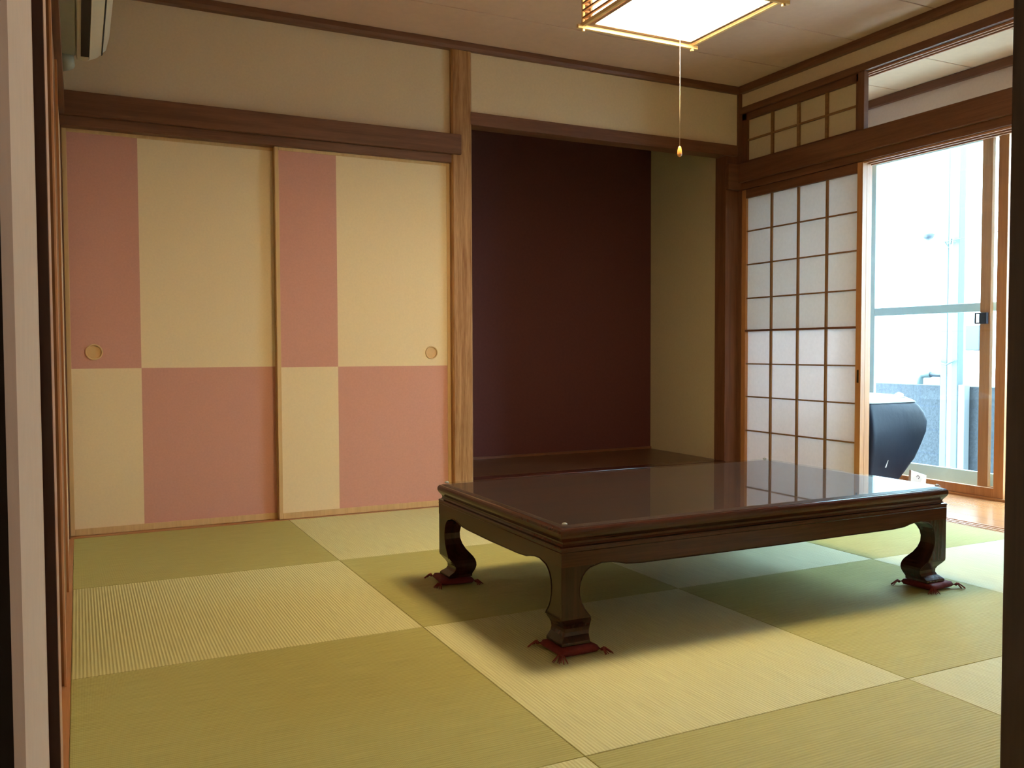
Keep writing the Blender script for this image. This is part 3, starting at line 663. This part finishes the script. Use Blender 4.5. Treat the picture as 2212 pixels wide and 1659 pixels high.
# cushions under the feet
def cushion(cx, cy, rot, lab):
    r = root('leg_cushion', (cx, cy, 0.0), lab, 'cushion', group='dark red cushions under the table feet')
    m = MB(); n = 12; H = 0.0650
    top = {}; bot = {}
    rnd = random.Random(int(cx*1000+cy*7))
    for i in range(n+1):
        for j in range(n+1):
            u, v = 2*i/n-1, 2*j/n-1
            edge = max(abs(u), abs(v))
            pinch = 1 - 0.07*(1-abs(u)**2)*(abs(v) > .99) - 0.07*(1-abs(v)**2)*(abs(u) > .99)
            puff = 0.5+0.5*max(0, 1-edge**6)
            under = min(1, max(0, (edge-0.62)/0.25))
            h = 0.0125 + 0.0115*puff*(1-edge**8) + 0.004*under*(1-edge**8)*(0.6+rnd.random()*0.7)
            wob = 0.0012*math.sin(7*u+3*v+cx*9)
            x, y = u*H*pinch, v*H*pinch
            x, y = x*math.cos(rot)-y*math.sin(rot), x*math.sin(rot)+y*math.cos(rot)
            zt = min(h, 0.0242) if edge < 0.66 else h
            top[i, j] = m.bm.verts.new((cx+x+wob, cy+y+wob, zt))
            bot[i, j] = top[i, j] if edge > .999 else m.bm.verts.new((cx+x, cy+y, 0.0008+0.0116*edge**6))
    for i in range(n):
        for j in range(n):
            m.bm.faces.new((top[i, j], top[i+1, j], top[i+1, j+1], top[i, j+1])); 
            q = [bot[i, j], bot[i, j+1], bot[i+1, j+1], bot[i+1, j]]
            m.bm.faces.new(q)
    m.obj('cushion_body', 'cushion_cloth', r, smooth=True)
    for sx in (-1, 1):
        for sy in (-1, 1):
            dx, dy = sx*H, sy*H
            bx, by = cx+dx*math.cos(rot)-dy*math.sin(rot), cy+dx*math.sin(rot)+dy*math.cos(rot)
            d = Vector((bx-cx, by-cy, 0)).normalized(); t = MB()
            for k in range(7):
                a = (k-3)*0.24+rnd.uniform(-.1, .1); e = Matrix.Rotation(a, 3, 'Z') @ d; l = 0.020+rnd.random()*0.014
                p0 = Vector((bx, by, 0.011))-d*0.004
                t.tube([p0, p0+e*l*0.35+Vector((0, 0, 0.006)), p0+e*l*0.75+Vector((0, 0, -0.003)), p0+e*l+Vector((0, 0, -0.0085))], [0.0026, 0.0022, 0.0018, 0.0012], 5)
            t.lathe([(0.001, -0.004), (0.0048, -0.002), (0.0048, 0.003), (0.001, 0.005)], (bx-d.x*0.001, by-d.y*0.001, 0.012), 'Z', 8)
            t.obj('tassel', 'tassel', r, smooth=True)
fx0, fx1, fy0, fy1 = TX0+LO+0.042, TX1-LO-0.042, TY0+LO+0.042, TY1-LO-0.042
cushion(fx0+0.004, fy0-0.004, 0.02, 'dark red tasselled cushion under the near table foot')
cushion(fx0-0.006, fy1, -0.12, 'dark red tasselled cushion under the far left table foot')
cushion(fx1+0.004, fy0+0.0, 0.08, 'dark red tasselled cushion under the right front table foot')
cushion(fx1+0.0, fy1, 0.05, 'dark red tasselled cushion under the far right foot, glimpsed below the apron')

# ------------------------------------------------------------------ pendant lamp
LX0, LX1, LY0, LY1, LZ = 1.612, 2.098, 2.222, 2.712, 1.950
LH = 0.235
lm = root('pendant_lamp', ((LX0+LX1)/2, (LY0+LY1)/2, LZ), 'square wooden pendant lamp with slatted sides, lit, below the ceiling', 'lamp')
bw_ = 0.012
m = MB(); E = 0.018
for y in (LY0, LY1-bw_): m.box(LX0-E, LX1+E, y, y+bw_, LZ, LZ+0.013)
for x in (LX0, LX1-bw_): m.box(x, x+bw_, LY0-E, LY1+E, LZ+0.008, LZ+0.021)
for y in (LY0, LY1-bw_): m.box(LX0-E, LX1+E, y, y+bw_, LZ+LH-0.013, LZ+LH)
for x in (LX0, LX1-bw_): m.box(x, x+bw_, LY0-E, LY1+E, LZ+LH-0.021, LZ+LH-0.008)
for x in (LX0+0.001, LX1-0.011):
    for y in (LY0+0.001, LY1-0.011): m.box(x, x+0.010, y, y+0.010, LZ-0.008, LZ+LH+0.005)
m.obj('frame', 'lamp_wood', lm, bevel=0.001)
m = MB()
for k in range(1, 9):
    z = LZ+0.008+k*0.0252
    if z > LZ+LH-0.03: break
    for y in (LY0+0.001, LY1-0.009): m.box(LX0+0.009, LX1-0.009, y, y+0.008, z, z+0.007)
    for x in (LX0+0.001, LX1-0.009): m.box(x, x+0.008, LY0+0.009, LY1-0.009, z, z+0.007)
m.obj('slats', 'slat_wood', lm)
a = 0.030
m = MB()
for zz in (LZ+0.012, LZ+LH-0.02):
    m.box(LX0+a-0.008, LX1-a+0.008, LY0+a-0.008, LY0+a+0.006, zz, zz+0.012).box(LX0+a-0.008, LX1-a+0.008, LY1-a-0.006, LY1-a+0.008, zz, zz+0.012)
    m.box(LX0+a-0.008, LX0+a+0.006, LY0+a, LY1-a, zz, zz+0.012).box(LX1-a-0.006, LX1-a+0.008, LY0+a, LY1-a, zz, zz+0.012)
for x in (LX0+a-0.008, LX1-a): 
    for y in (LY0+a-0.008, LY1-a): m.box(x, x+0.008, y, y+0.008, LZ+0.02, LZ+LH-0.015)
m.obj('inner_frame', 'inner_rail', lm)
MB().box(LX0+a+0.006, LX1-a-0.006, LY0+a+0.006, LY1-a-0.006, LZ+0.016, LZ+0.019).obj('diffuser', 'lamp_diffuser', lm, label='glowing white diffuser panel')
m = MB()
for x in (LX0+a, LX1-a-0.001): m.box(x, x+0.001, LY0+a, LY1-a, LZ+0.024, LZ+LH-0.02)
for y in (LY0+a, LY1-a-0.001): m.box(LX0+a, LX1-a, y, y+0.001, LZ+0.024, LZ+LH-0.02)
m.obj('paper_shade', 'lamp_paper', lm)
MB().box(LX0+a, LX1-a, LY0+a, LY1-a, LZ+LH-0.010, LZ+LH-0.004).obj('top_cover', 'lamp_top', lm)
cx_, cy_ = (LX0+LX1)/2, (LY0+LY1)/2
MB().tube([(cx_, cy_, LZ+LH-0.005), (cx_, cy_, ZC-0.03)], 0.004, 8).obj('cord', 'cord_white', lm)
MB().lathe([(0.05, 0.035), (0.05, 0.01), (0.02, 0.0)], (cx_, cy_, ZC-0.036), 'Z', 24).obj('ceiling_cap', 'cord_white', lm, smooth=False)
pcx, pcy = 1.857, 2.467
MB().tube([(pcx, pcy, LZ+0.016), (pcx, pcy, 1.70), (pcx, pcy, 1.512)], 0.0011, 6).obj('pull_cord', 'cord_white', lm, smooth=True)
MB().lathe([(0.0015, 0.036), (0.005, 0.033), (0.0075, 0.020), (0.0085, 0.010), (0.0075, 0.003), (0.002, 0.0)], (pcx, pcy, 1.480), 'Z', 16).obj('pull_knob', 'knob_amber', lm, smooth=True)

# ------------------------------------------------------------------ air conditioner
ac = root('air_conditioner', (0.02, 3.75, 2.03), 'white wall air conditioner high in the upper left corner', 'air conditioner')
def acp(s=0.0):
    P = [(XL, 2.065+s), (0.018, 2.055+s), (0.022, 2.036+s), (0.062, 2.033+s), (0.100, 2.052+s), (0.132, 2.085+s*1.3), (0.146, 2.14+s), (0.158, 2.29), (0.150, 2.33), (XL, 2.335)]
    return P
m = MB(); rings = []
for y, s in ((4.140, 0.012), (4.130, 0.002), (4.110, 0.0), (3.36, 0.0), (3.345, 0.004), (3.335, 0.014)):
    rings.append([(p[0]-(s*1.2 if p[0] > 0.05 else 0), y, p[1]) for p in acp(s)])
m.loft(rings).obj('body', 'ac_white', ac, bevel=0.003)
MB().prism([(0.036, 2.030), (0.066, 2.0305), (0.066, 2.04), (0.036, 2.04)], 'Y', 3.40, 4.055).obj('air_outlet', 'ac_black', ac)
MB().prism([(0.068, 2.030), (0.112, 2.054), (0.112, 2.060), (0.066, 2.036)], 'Y', 3.40, 4.085).obj('flap', 'ac_white', ac, bevel=0.001)
MB().prism([(0.1135, 2.055), (0.1185, 2.060), (0.1185, 2.070), (0.1135, 2.065)], 'Y', 3.36, 4.10).obj('seam', 'ac_black', ac)
MB().prism([(XL, 2.050), (0.016, 2.042), (0.016, 2.066), (XL, 2.074)], 'Y', 3.36, 4.10).obj('rear_cover', 'ac_grey', ac, bevel=0.003, label='grey green underside at the rear')
MB().box(XL, -0.03, 4.14, 4.20, 1.99, 2.30).obj('pipe_cover', 'ac_grey', ac, bevel=0.012)
MB().tube([(-0.02, 4.10, 2.05), (-0.015, 4.15, 2.022), (-0.04, 4.20, 2.03)], 0.030, 14).obj('pipe_elbow', 'ac_grey', ac, smooth=True)
